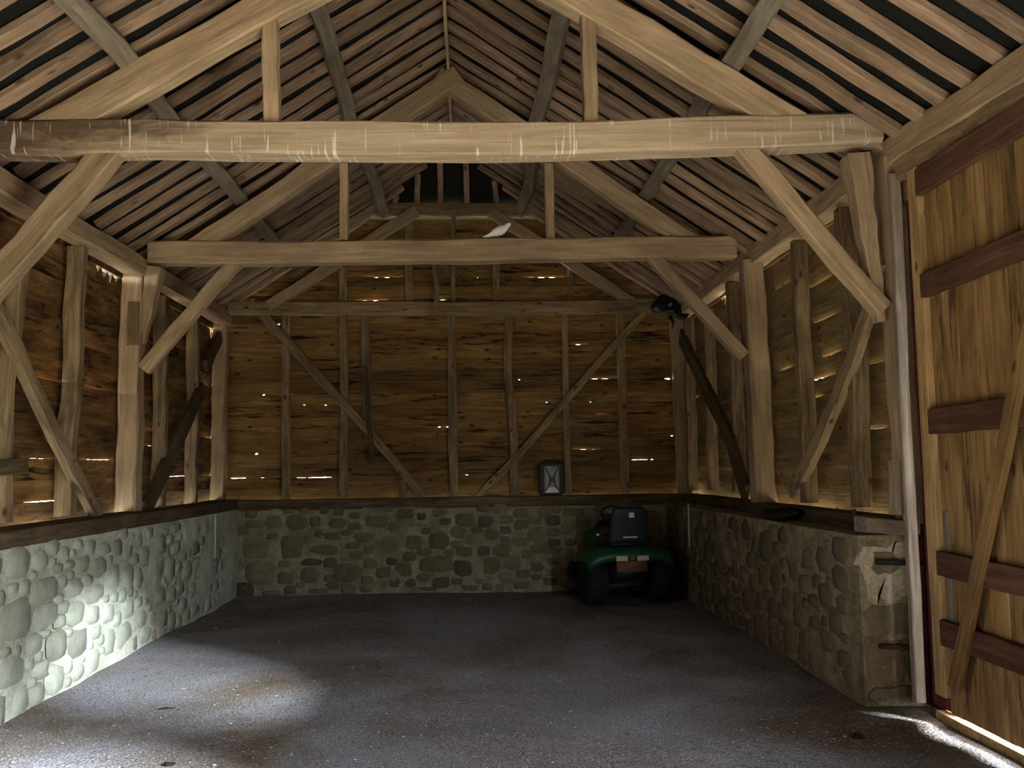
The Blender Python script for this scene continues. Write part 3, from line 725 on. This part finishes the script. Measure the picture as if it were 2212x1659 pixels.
# ------------------------------------------------------------------ roof: covering, rafters, purlins, ridge, half-hip
HIPY, HIPZ = 11.75, .74         # the hip leaves the ridge here and falls at this slope towards the gable
def zhip(y): return ZR - max(0, y - HIPY) * HIPZ
def build_roof():
    V, Fc = [], []
    T = .078                    # covering lies on top of the rafters
    def quad(a, b, c, d, th=.05):
        k = len(V)
        for p in (a, b, c, d): V.append(p)
        for p in (a, b, c, d): V.append((p[0], p[1], p[2] + th))
        Fc.extend([(k, k + 1, k + 2, k + 3), (k + 7, k + 6, k + 5, k + 4), (k, k + 4, k + 5, k + 1), (k + 1, k + 5, k + 6, k + 2), (k + 2, k + 6, k + 7, k + 3), (k + 3, k + 7, k + 4, k)])
    zt = lambda x: zroof(x) + T
    y0, y1 = -3.2, 12.95
    zg = zhip(y1) ; xo = (ZR - zg) / SL
    for s in (-1, 1):
        xe = XC + s * 3.62
        # main slope up to the hip point, then the piece beside the hip
        quad((XC, y0, ZR + T), (XC, HIPY, ZR + T), (xe, HIPY, zt(xe)), (xe, y0, zt(xe)))
        xg = XC + s * xo
        quad((XC, HIPY, ZR + T), (xg, y1, zg + T), (xe, y1, zt(xe)), (xe, HIPY, zt(xe)))
    quad((XC, HIPY, ZR + T), (XC, HIPY, ZR + T), (XC - xo, y1, zg + T), (XC + xo, y1, zg + T))
    ce = mesh_obj('ceiling', V, Fc, 'cover'); tag(ce, kind='structure')
    rng = random.Random(44)
    y = 3.35
    while y < 12.55:
        for s in (-1, 1):
            w = rng.uniform(.10, .13); zt_ = zhip(y + .1)
            xa = XC + s * (max(.012, (ZR - zt_) / SL)); xb = XC + s * rng.uniform(3.10, 3.17) if s > 0 else XC - rng.uniform(3.12, 3.22)
            yy = y + rng.uniform(-.018, .018)
            pa = Vector((xa, yy, zroof(xa) + .035)); pb = Vector((xb, yy + rng.uniform(-.025, .025), zroof(xb) + .035))
            nrm = Vector((s * SL, 0, 1)).normalized()
            if (pa - pb).length > .3:
                mid = pa.lerp(pb, .5) + Vector((0, rng.uniform(-.012, .012), 0))
                beam('rafter', [pa, mid, pb], w, .055, 'rafter', ce, up=nrm, wob=.009, ch=.2, rng=rng, waney=.10)
        y += .287
    # purlins, one length per bay
    for (x, w, h, cv) in ((-1.15, .13, .10, .03), (-2.30, .14, .11, -.02), (.75, .14, .11, .05), (1.87, .14, .11, .02)):
        s = -1 if x < XC else 1; nrm = Vector((s * SL, 0, 1)).normalized()
        zz = zroof(x) - .055
        for (a, b) in ((3.0, D1 + .03), (D1 + .12, D2 + .03), (D2 + .12, 12.55)):
            j = rng.uniform(-.02, .02); k = cv * rng.uniform(.5, 1.3)
            beam('purlin', [(x + j, a, zz - j * SL * s), (x + k, (a + b) / 2, zz - k * SL * s), (x - j, b, zz + j * SL * s)], w, h, 'purlin', ce, up=nrm, wob=.012)
    beam('ridge_board', [(XC, 3.0, ZR - .03), (XC, HIPY + .02, ZR - .03)], .032, .16, 'oak', ce, wob=.006)
    # half-hip rafters
    for xo_, xt in ((-.86, -.22), (-.52, -.14), (-.18, -.04), (.19, .10), (.62, .18)):
        yb = 12.62; b = Vector((XC + xo_ + .18 * 0, yb, zhip(yb) + .02)); 
        t = Vector((XC + xo_ * .9, HIPY + abs(xo_) * SL / HIPZ - .10, 0)); t.z = zhip(t.y) + .02
        beam('hip_rafter', [b, t], .075, .06, 'rafter', ce, up=(0, HIPZ, 1), wob=.006)
    return ce
ceiling = build_roof()

# ------------------------------------------------------------------ roof trusses
def truss(label, Y, tie, rafL, rafR, apex, rd, rw, posts, braces, struts, tiemat, tie_h, tie_w=.2, part=1.0):
    t = empty('roof_truss', (XC, Y + .1, 0)); tag(t, label, 'roof truss', 'roof trusses')
    yc = Y + tie_w / 2
    beam('tie_beam', [(x, yc, z) for x, z in tie], tie_w, tie_h, tiemat, t, wob=.008, seg=24, ch=.16)
    for s, (fx, fz) in ((-1, rafL), (1, rafR)):
        a = Vector((fx, yc, fz)); b = Vector((apex[0] + s * -.05, yc + s * .004, apex[1])); b = a.lerp(b, part)
        nrm = Vector((-(b - a).z, 0, (b - a).x)); nrm = nrm if nrm.z > 0 else -nrm; nrm.normalize()
        off = nrm * -(rd / 2)
        beam('principal_rafter', [a + off, a.lerp(b, .5) + off + nrm * .012, b + off], rw, rd, 'oak', t, up=nrm, wob=.008)
    for pts, w, d in posts:
        beam('post', pts, w, d, 'oak', t, up=(0, 1, 0), wob=.008)
    for pts, w, d in braces:
        beam('brace', pts, w, d, 'oak', t, up=(0, 1, 0), wob=.006)
    for pts, w in struts:
        beam('queen_strut', pts, w, .12, 'oak', t, up=(0, 1, 0), wob=.006)
    return t

def ty(lst, Y, dy=.1): return [aty(x, y, Y) + Vector((0, dy, 0)) for x, y in lst]
# front truss: tie sags at mid-span
t1 = truss('roof truss with pale sagging tie beam streaked with white bird droppings', D1,
      [(aty(x, y, D1).x, aty(x, y, D1).z) for x, y in ((-120, 290), (300, 292), (700, 297), (1100, 297), (1500, 285), (1908, 272))],
      (-2.93, 3.97), (2.46, 4.00), (XC, 5.64), .225, .17,
      [([(XLP - .09, D1 + .1, 1.2), (XLP - .09, D1 + .1, 3.75)], .2, .2),
       ([Vector((3.03, D1 + .1, 1.2)), Vector((3.02, D1 + .1, 2.6)), Vector((3.01, D1 + .1, 3.74))], .19, .19)],
      [(ty([(1600, 292), (1918, 666)], D1), .125, .13), (ty([(250, 290), (100, 460), (-60, 640)], D1), .175, .15)],
      [(ty([(577, -30), (578, 120), (583, 258)], D1), .105), (ty([(1268, -40), (1276, 100), (1279, 258)], D1), .10)], 'tie', .232)
beam('post_head', ty([(1862, 325), (1888, 500), (1918, 690)], D1, .12), .14, .15, 'oak', t1, up=(0, 1, 0), taper=(1.15, .5))
# middle truss
t2 = truss('roof truss whose brown tie beam the white pigeon stands on', D2,
      [(aty(x, y, D2).x, aty(x, y, D2).z) for x, y in ((318, 542), (640, 544), (960, 540), (1280, 534), (1592, 530))],
      (-2.80, 3.93), (2.42, 3.95), (XC, 5.77), .19, .15,
      [([Vector((XLP - .07, D2 + .1, 1.2)), Vector((XLP - .07, D2 + .1, 3.0)), Vector((XLP - .05, D2 + .1, 3.75))], .2, .2),
       ([Vector((XRP + .06, D2 + .1, 1.2)), Vector((XRP + .05, D2 + .1, 2.6)), Vector((XRP + .02, D2 + .1, 3.72))], .21, .2)],
      [(ty([(515, 548), (303, 796)], D2), .125, .13), (ty([(1404, 540), (1612, 768)], D2), .125, .13)],
      [(ty([(741, 350), (741, 516)], D2), .085), (ty([(1187, 350), (1190, 512)], D2), .09)], 'oak', .225)
beam('post_head', ty([(330, 575), (318, 650), (300, 740)], D2, .08), .13, .15, 'oak', t2, up=(0, 1, 0), taper=(1.2, .55))
beam('patch_plank', on_y([(288, 652), (285, 745)], D2 - .03, .02), .11, .025, 'stud', t2, up=(0, 1, 0), wob=.003)
# gable truss
t3 = truss('dark roof truss against the boarded gable wall', YB - .10,
      [(aty(x, y, YB - .1).x, aty(x, y, YB - .1).z) for x, y in ((492, 664), (960, 666), (1444, 660))],
      (-2.72, 3.90), (2.36, 3.90), (XC, 5.62), .15, .11,
      [([Vector((XLP - .06, YB, 1.2)), Vector((XLP - .06, YB, 3.7))], .18, .16), ([Vector((XRP + .02, YB, 1.2)), Vector((XRP - .02, YB, 3.7))], .18, .16)],
      [], [], 'stud', .18, .12, part=.77)

# ------------------------------------------------------------------ barn door, its jamb, and the unseen near bay
door = empty('door_1', (XRP + .03, 5.8, 0)); tag(door, kind='structure')
rng = random.Random(9)
y = 5.70; xf = XRP + .01
while y > LEAF2[1]:
    w = rng.uniform(.13, .19)
    beam('door_board', [(xf + .035 + rng.uniform(-.003, .003), y - w / 2, .065 + .5 * rng.uniform(-.01, .01)), (xf + .035, y - w / 2, 3.50)], w + .003, .024, 'doorboard', door, up=(1, 0, 0), wob=.001, ch=.75, waney=.01)
    y -= w
beam('door_stile', [(xf, 5.735, .16), (xf, 5.735, 3.52)], .13, .045, 'stile', door, up=(1, 0, 0), wob=.002)
beam('door_stile', [(xf + .03, 5.63, .18), (xf + .03, 5.63, 1.3)], .07, .03, 'silver', door, up=(1, 0, 0), wob=.002)
for z0, z1, h in ((3.41, 3.39, .17), (2.73, 2.74, .15), (1.86, 1.87, .16), (.98, .96, .15), (.56, .55, .15)):
    beam('door_rail', [(xf - .015, 5.67, z0), (xf - .015, LEAF2[1] + .02, z1)], .045, h, 'rail', door, wob=.004)
beam('door_brace', [atx(2262, 520, xf - .05), atx(2062, 1488, xf - .05)], .10, .04, 'doorboard', door, up=(1, 0, 0), wob=.004)
tr = empty('trim_1', (XRP + .03, 5.95, 0)); tag(tr, kind='structure')
beam('door_jamb', [(XRP + .0, 6.035, .05), (XRP + .0, 6.035, 1.8), (XRP + .01, 6.03, 3.58)], .06, .07, 'silver', tr, up=(1, 0, 0), wob=.004)
beam('gap_shade_strip', [(XRP + .10, 5.85, .05), (XRP + .10, 5.85, 3.5)], .30, .06, 'maroon', tr, up=(1, 0, 0), wob=.003)  # dark maroon paints the shade of the gap beside the door
box('sun_stop_strip', (3.045, 5.86, .0), (3.20, 6.175, 3.62), 'maroon', tr)  # added strip that keeps a sun streak from leaking in
box('threshold', (2.96, 1.5, -.04), (3.12, 5.9, .035), 'stile', tr, .01)
beam('jamb_patch', ty([(1930, 995), (1934, 1112)], 6.04, .0), .07, .03, 'silver', tr, up=(0, 1, 0), wob=.003)
# near bay outside the frame: solid boarding around added unseen openings for daylight, and the end wall behind the camera
def shell(parent, name, boxes, mat):
    for lo, hi in boxes:
        box(name, lo, hi, mat, parent)
shell(wall_right, 'boarding_panel', [((3.0, -3.1, -.1), (3.08, OPEN_R[0], 3.8)), ((3.0, OPEN_R[0], 2.75), (3.08, OPEN_R[1], 3.8)), ((3.0, OPEN_R[1], ZDOOR - .07), (3.08, 6.1, 3.8)), ((3.0, OPEN_R[1], -.1), (3.08, LEAF2[0], 3.4)), ((2.97, LEAF2[0] - .02, .06), (3.01, LEAF2[1] + .03, SUN_HATCH[2])), ((2.97, LEAF2[0] - .02, SUN_HATCH[2]), (3.01, SUN_HATCH[0], 3.45)), ((2.97, SUN_HATCH[0], SUN_HATCH[3]), (3.01, SUN_HATCH[1], 3.45)), ((2.97, SUN_HATCH[1], SUN_HATCH[2]), (3.01, LEAF2[1] + .03, 3.45)),
    ((3.125, 6.0, 3.66), (3.19, 12.7, 3.94)), ((3.0, -3.1, 3.75), (3.06, 6.1, 3.98))], 'rightboard')
shell(wall_left, 'boarding_panel', [((-3.42, -3.1, -.1), (-3.34, LIGHT_OPEN_L[0], 3.7)), ((-3.42, LIGHT_OPEN_L[1], -.1), (-3.34, 5.72, 3.7)), ((-3.42, LIGHT_OPEN_L[0], -.1), (-3.34, LIGHT_OPEN_L[1], LIGHT_OPEN_L[2])), ((-3.42, LIGHT_OPEN_L[0], LIGHT_OPEN_L[3]), (-3.34, LIGHT_OPEN_L[1], 3.7)), ((-3.50, -3.1, 3.55), (-3.44, 12.7, 3.82))], 'leftboard')
wf = box('wall_front', (-3.5, -3.16, -.1), (3.1, -3.08, 5.9), 'board'); tag(wf, kind='structure')
portal('sky_portal_left', (-3.46, (LIGHT_OPEN_L[0] + LIGHT_OPEN_L[1]) / 2, (LIGHT_OPEN_L[2] + LIGHT_OPEN_L[3]) / 2), (0, radians(-90), 0), LIGHT_OPEN_L[3] - LIGHT_OPEN_L[2], LIGHT_OPEN_L[1] - LIGHT_OPEN_L[0])
portal('sky_portal_hatch', (3.12, (SUN_HATCH[0] + SUN_HATCH[1]) / 2, (SUN_HATCH[2] + SUN_HATCH[3]) / 2), (0, radians(90), 0), SUN_HATCH[3] - SUN_HATCH[2], SUN_HATCH[1] - SUN_HATCH[0])
portal('sky_portal_right', (3.12, (OPEN_R[0] + OPEN_R[1]) / 2, 1.3), (0, radians(90), 0), 2.6, OPEN_R[1] - OPEN_R[0])

# ------------------------------------------------------------------ lawn tractor, seen from behind
def rrect(cx, cz, w, h, r, n=4):
    out = []
    for q, (sx, sz) in enumerate(((1, 1), (-1, 1), (-1, -1), (1, -1))):
        for k in range(n + 1):
            a = pi / 2 * q + pi / 2 * k / n
            out.append((cx + sx * (w / 2 - r) + r * cos(a), cz + sz * (h / 2 - r) + r * sin(a)))
    return out

def build_tractor(loc, rz):
    t = empty('lawn_tractor', loc, rz); Wm = WORLD[t.name]
    tag(t, 'green ride-on lawn tractor with black seat parked in the back corner', 'lawn tractor')
    def put(o): return o
    def T(x, y, z): return Wm @ Matrix.Translation((x, y, z))
    def loft_y(name, secs, mat, parent, smooth=True):   # secs: (y, cx, cz, w, h, r)
        return loft(name, [[(x, y, z) for x, z in rrect(cx, cz, w, h, r)] for (y, cx, cz, w, h, r) in secs], mat, parent, Wm, smooth)
    def wheel(x, y, r, w, rim):
        prof = [(r * .52, -w / 2), (r * .80, -w / 2), (r * .93, -w * .46), (r, -w * .32), (r, w * .32), (r * .93, w * .46), (r * .80, w / 2), (r * .52, w / 2)]
        M = Wm @ Matrix.Translation((x, y, r)) @ Matrix.Rotation(pi / 2, 4, 'Y')
        ty_ = lathe('tyre', prof, 'rubber', t, M, 32)
        WORLD[ty_.name] = M
        lathe('rim', [(.02, -w * .36), (r * .50, -w * .36), (r * .55, -w * .48), (r * .55, w * .48), (r * .50, w * .36), (.02, w * .36)], rim, ty_, M, 20)
        # chevron tread lugs
        V, Fc = [], []
        for k in range(18):
            for s in (-1, 1):
                a = 2 * pi * (k + (.5 if s > 0 else 0)) / 18; b = len(V)
                for (dz, da) in ((.02, 0), (.02, .10), (w * .44, .20), (w * .44, .30)):
                    for rr in (r - .004, r + .012):
                        V.append((rr * cos(a + da), rr * sin(a + da), s * dz))
                Fc += [tuple(b + q for q in f) for f in ((0, 2, 3, 1), (2, 6, 7, 3), (6, 4, 5, 7), (4, 0, 1, 5), (1, 3, 7, 5))]
        o = mesh_obj('tread', V, Fc, 'rubber', ty_, M); tag(o, kind='stuff')
    for s in (-1, 1):
        wheel(s * .39, 0, .265, .25, 'yellow'); wheel(s * .36, 1.04, .19, .16, 'yellow')
    loft_y('chassis', [(-.18, 0, .36, .42, .20, .03), (.3, 0, .36, .40, .22, .03), (1.2, 0, .34, .34, .20, .03)], 'black_plastic', t)
    # fender: broad green pan that arches over the rear tyres
    rings = []
    for k in range(17):
        x = -.52 + 1.04 * k / 16; e = abs(x) / .52
        zt = .655 - .10 * e ** 5; zb = zt - .04 - .05 * max(0, e - .55)
        y0 = -.30 + .05 * e ** 3; y1 = .42 - .05 * e ** 3
        rings.append([(x, y0 - .02, zb - .10), (x, y0, zt - .05), (x, y0 + .06, zt), (x, (y0 + y1) / 2, zt + .012), (x, y1 - .06, zt), (x, y1, zt - .05),
                      (x, y1 - .02, zt - .09), (x, (y0 + y1) / 2, zb), (x, y0 + .05, zb - .03), (x, y0 + .01, zb - .10)])
    fe = loft('fender', rings, 'green', t, Wm); WORLD[fe.name] = Wm
    for s in (-1, 1):
        box_l('tail_lamp', (s * .125 - .07 - .02, -.345, .515), (s * .125 + .07 - .02, -.318, .575), 'lens', fe, Wm, .008)
    box_l('emblem_plate', (-.045, -.34, .52), (.01, -.318, .575), 'brownplate', fe, Wm, .004)
    loft_y('rear_panel', [(-.32, -.02, .45, .36, .12, .02), (-.25, -.02, .45, .36, .14, .02)], 'brownplate', t)
    loft_y('hitch_plate', [(-.34, 0, .27, .26, .03, .01), (-.1, 0, .27, .26, .03, .01)], 'iron', t)
    # seat
    se = loft_y('seat', [(-.10, 0, .74, .40, .07, .03), (.05, 0, .75, .46, .10, .045), (.25, 0, .75, .46, .10, .045), (.36, 0, .745, .40, .07, .03)], 'vinyl', t)
    WORLD[se.name] = Wm
    rings = []
    for k in range(11):
        v = k / 10; z = .70 + .43 * v; w = .48 * (1 - .10 * v - .55 * max(0, v - .72) ** 1.3); y = -.10 - .10 * v; d = .13 - .05 * v
        if k == 10: w *= .72; d *= .5
        rings.append([(x, y + yy, z) for x, yy in rrect(0, 0, w, d, min(.05, d * .45))])
    ba = loft('backrest', rings, 'vinyl', t, Wm); WORLD[ba.name] = Wm
    box_l('seat_badge', (.0 - .03, -.268, 1.00), (.035, -.255, 1.06), 'lens', ba, Wm, .004)
    box_l('seat_piping', (-.085, -.208, .765), (.085, -.185, .783), 'white_plastic', ba, Wm, .003)
    loft_y('seat_base', [(-.12, 0, .69, .42, .05, .02), (.34, 0, .69, .38, .05, .02)], 'black_plastic', t)
    # bonnet, dashboard, steering wheel
    loft_y('bonnet', [(.55, 0, .66, .44, .36, .10), (.8, 0, .66, .50, .40, .14), (1.08, 0, .62, .48, .38, .14), (1.25, 0, .55, .42, .28, .10)], 'green', t)
    loft_y('dashboard', [(.46, 0, .72, .36, .34, .08), (.58, 0, .74, .44, .40, .10)], 'black_plastic', t)
    V, Fc = [], []; n, m = 24, 8
    for i in range(n):
        for j in range(m):
            a, b = 2 * pi * i / n, 2 * pi * j / m; R = .17 + .014 * cos(b)
            p = Vector((R * cos(a), R * sin(a), .014 * sin(b))); p.rotate(Matrix.Rotation(radians(38), 3, 'X')); V.append(p + Vector((0, .40, 1.0)))
            Fc.append((i * m + j, i * m + (j + 1) % m, ((i + 1) % n) * m + (j + 1) % m, ((i + 1) % n) * m + j))
    sw = mesh_obj('steering_wheel', V, Fc, 'black_plastic', t, Wm, True); WORLD[sw.name] = Wm
    tube('steering_column', [(0, .40, 1.0), (0, .50, .88)], .022, 'black_plastic', sw, 8, Wm)
    tube('spoke', [(-.165, .40, 1.0), (.165, .40, 1.0)], .010, 'black_plastic', sw, 6, Wm)
    # cutting deck, chute and lever
    loft_y('cutting_deck', [(.28, 0, .16, .94, .12, .05), (.4, 0, .17, 1.10, .16, .06), (.8, 0, .17, 1.10, .16, .06), (.95, 0, .16, .9, .12, .05)], 'black_plastic', t)
    loft('discharge_chute', [[(.52, y, z) for y, z in rrect(.5, .2, .34, .14, .03)], [(.66, y, z) for y, z in rrect(.48, .26, .38, .26, .03)], [(.74, y, z) for y, z in rrect(.47, .38, .36, .40, .03)]], 'black_plastic', t, Wm)
    tube('lift_lever', [(-.30, .16, .62), (-.31, .10, .78)], .010, 'iron', t, 8, Wm)
    lathe('lever_knob', [(.005, -.02), (.018, -.012), (.021, 0), (.018, .012), (.005, .02)], 'lens', t, T(-.31, .10, .79), 12)

def box_l(name, lo, hi, mat, parent, Wm, bevel):
    c = (Vector(lo) + Vector(hi)) / 2; d = (Vector(hi) - Vector(lo)) / 2
    bm = bmesh.new(); bmesh.ops.create_cube(bm, size=2, matrix=Matrix.Diagonal((d.x, d.y, d.z, 1)))
    bmesh.ops.bevel(bm, geom=bm.edges[:], offset=bevel, segments=2, affect='EDGES', profile=.5)
    me = bpy.data.meshes.new(name); bm.to_mesh(me); bm.free(); me.materials.append(MAT[mat])
    return place(name, me, parent, Wm @ Matrix.Translation(c))
tp = atz(1352, 1308, 0)
build_tractor((tp.x + .03, 10.92, .02), radians(7))

# ------------------------------------------------------------------ white pigeon on the middle tie beam
def build_pigeon():
    zt = aty(1068, 538.3, D2).z + .115
    x0 = aty(1075, 500, D2 + .08).x
    t = empty('pigeon', (x0, D2 + .035, zt)); Wm = WORLD[t.name]
    tag(t, 'white pigeon perched on the brown tie beam', 'bird')
    # spine stations: (x, z, half-width, half-height)
    st = [(-.155, .012, .012, .004), (-.125, .020, .022, .007), (-.085, .034, .026, .014), (-.05, .052, .036, .028), (-.01, .068, .045, .039), (.03, .082, .044, .041),
          (.062, .098, .034, .034), (.084, .116, .024, .025), (.100, .133, .0195, .021), (.117, .143, .018, .0185), (.130, .143, .012, .013), (.136, .142, .005, .006)]
    st = [(x, z + .008, a * 1.15, b * 1.22) for x, z, a, b in st]
    rings = []
    for i, (x, z, a, b) in enumerate(st):
        p, q = st[max(i - 1, 0)], st[min(i + 1, len(st) - 1)]
        d = Vector((q[0] - p[0], 0, q[1] - p[1])).normalized(); nrm = Vector((-d.z, 0, d.x))
        rings.append([Vector((x, 0, z)) + Vector((0, 1, 0)) * (a * cos(2 * pi * k / 16)) + nrm * (b * sin(2 * pi * k / 16)) for k in range(16)])
    body = loft('body', rings, 'plumage', t, Wm); WORLD[body.name] = Wm
    for s in (-1, 1):
        wr = []
        for (x, z, h) in ((.052, .092, .010), (.03, .086, .026), (-.01, .072, .030), (-.055, .052, .022), (-.10, .034, .012), (-.135, .022, .005)):
            yo = {.052: .030, .03: .042, -.01: .044, -.055: .036, -.10: .026, -.135: .018}[x]
            wr.append([Vector((x, s * (yo + .006 * cos(2 * pi * k / 8)), z + h * sin(2 * pi * k / 8))) for k in range(8)])
        loft('wing', wr, 'plumage', t, Wm)
        tube('leg', [(.015, s * .016, .045), (.012, s * .016, .018), (.014, s * .016, .003)], [.006, .004, .004], 'birdleg', t, 6, Wm)
        for k, a in enumerate((-.5, 0, .5, pi)):
            tube('toe', [(.014, s * .016, .004), (.014 + .024 * cos(a), s * .016 + .024 * sin(a), .003)], [.0035, .002], 'birdleg', t, 5, Wm)
        lathe('eye', [(.0005, -.003), (.003, -.001), (.003, .001), (.0005, .003)], 'eye', t, Wm @ Matrix.Translation((.121, s * .0165, .147)), 8)
    loft('beak', [[Vector((x, r * cos(2 * pi * k / 8), z + r * .8 * sin(2 * pi * k / 8))) for k in range(8)] for x, z, r in ((.130, .141, .007), (.142, .138, .0045), (.154, .133, .001))], 'beak', t, Wm)
build_pigeon()

# ------------------------------------------------------------------ jerrycan on the back sill
def build_can():
    a = aty(1192, 1066, 12.36); zb = 1.247
    t = empty('jerrycan', (a.x, 12.40, zb)); Wm = WORLD[t.name]
    tag(t, 'dark jerrycan with pale panel and crossed ribs standing on the sill', 'jerrycan')
    rings = []
    for y, k in ((-.082, .90), (-.075, .97), (-.06, 1), (.06, 1), (.075, .97), (.082, .90)):
        rings.append([(x * k, y, .215 + (z - .215) * k) for x, z in rrect(0, .215, .335, .43, .05)])
    loft('body', rings, 'can', t, Wm)
    box_l('panel', (-.098, -.094, .03), (.098, -.080, .385), 'canpanel', t, Wm, .004)
    for s in (-1, 1):
        beam_l('cross_rib', [(s * .085, -.10, .37), (s * .035, -.10, .27), (s * .02, -.10, .21), (s * .038, -.10, .14), (s * .085, -.10, .06)], .016, .014, 'can', t, Wm)
    lathe('boss', [(.036, 0), (.036, .008), (.028, .013), (.005, .014)], 'brownplate', t, Wm @ Matrix.Translation((0, -.093, .21)) @ Matrix.Rotation(pi / 2, 4, 'X'), 16)
    V = [(.0, -.104, .035)]; n = 14
    V = [(.085 * cos(pi * k / n), y, .033 + .075 * sin(pi * k / n)) for y in (-.104, -.09) for k in range(n + 1)]
    Fc = [tuple(range(n + 1))[::-1], tuple(range(n + 1, 2 * n + 2))] + [(k, k + 1, n + 2 + k, n + 1 + k) for k in range(n)] + [(n, 0, n + 1, 2 * n + 1)]
    mesh_obj('white_patch', V, Fc, 'canwhite', t, Wm)
    for y in (-.05, 0, .05):
        tube('handle', [(-.10, y, .42), (-.085, y, .465), (.085, y, .465), (.10, y, .42)], .010, 'can', t, 8, Wm)
    lathe('spout_cap', [(.03, 0), (.034, .03), (.034, .045), (.02, .055), (.004, .056)], 'iron', t, Wm @ Matrix.Translation((.125, 0, .405)), 14)
def beam_l(name, pts, w, h, mat, parent, Wm):
    return tube(name, pts, w / 2, mat, parent, 6, Wm)
build_can()

# ------------------------------------------------------------------ conduits, bundle, sack and floor bits
def conduit(px, y0, y1, X, label):
    a, b = atx(px, y0, X), atx(px, y1, X); s = -math.copysign(1, X)
    t = empty('conduit', (X + s * .02, a.y, b.z)); tag(t, label, 'conduit', 'cable conduits on the stone walls')
    tube('pipe', [(X + s * .022, a.y, a.z), (X + s * .022, a.y, b.z)], .012, 'white_plastic', t, 8)
    box('socket_box', (min(X - s * .01, X + s * .06), a.y - .05, b.z - .09), (max(X - s * .01, X + s * .06), a.y + .05, b.z + .005), 'grey_plastic', t, .006)
conduit(461, 1112, 1208, XLS, 'white cable conduit ending in a grey box on the pale mossy wall')
conduit(1491, 1088, 1184, XRS, 'white cable conduit on the brown wall beside the lawn tractor')

c = aty(1462, 690, 12.28)
tb = empty('plastic_bundle', (2.80, 12.28, c.z)); tag(tb, 'crumpled black plastic bundle wedged high in the back corner', 'bundle')
lump('bundle', (2.80, 12.30, c.z), (.20, .12, .13), 'bag', tb, 5, 4, .5)
tube('loose_end', [(2.76, 12.25, c.z + .04), (2.80, 12.22, c.z - .06), (2.78, 12.23, c.z - .14)], [.03, .022, .006], 'bag', tb, 8)
a = atx(1685, 1098, XRS + .12)
sk = empty('old_sack', (XRS + .13, a.y, 1.13)); tag(sk, 'dark crumpled sack lying on the stone ledge', 'sack')
lump('sack', (XRS + .13, a.y, 1.115), (.10, .30, .05), 'sack', sk, 8, 4, .35)
lump('sack_fold', (XRS + .10, a.y + .12, 1.15), (.07, .14, .035), 'sack', sk, 9, 3, .35)
beam('batten', [aty(931, 540, 12.3), aty(937, 580, 12.3), aty(945, 625, 12.3), aty(941, 662, 12.3)], .06, .025, 'silver', wall_back, up=(0, 1, 0), wob=.004)

k = atz(1855, 1584, 0.01)
o = lump('earth_clod', (k.x, k.y, FZ(k.x, k.y)), (.035, .03, .014), 'clod', None, 3, 3, .3); tag(o, 'dark clod of earth on the gravel near the barn door', 'clod')
k = atz(365, 1650, 0.01)
o = lump('dead_leaf', (k.x, k.y, FZ(k.x, k.y)), (.03, .022, .010), 'sack', None, 4, 3, .4); tag(o, 'small brown dead leaf on the floor at the bottom edge', 'leaf')
k = atz(358, 1530, 0.01); z = FZ(k.x, k.y)
tg = empty('twig', (k.x, k.y, z)); tag(tg, 'thin forked twig on the gravel near the pale stone wall', 'twig')
tube('stem', [(k.x - .05, k.y - .01, z + .006), (k.x, k.y, z + .012), (k.x + .06, k.y + .015, z + .006)], [.003, .004, .002], 'clod', tg, 6)
tube('fork', [(k.x, k.y, z + .012), (k.x + .03, k.y - .035, z + .006)], [.003, .0015], 'clod', tg, 6)
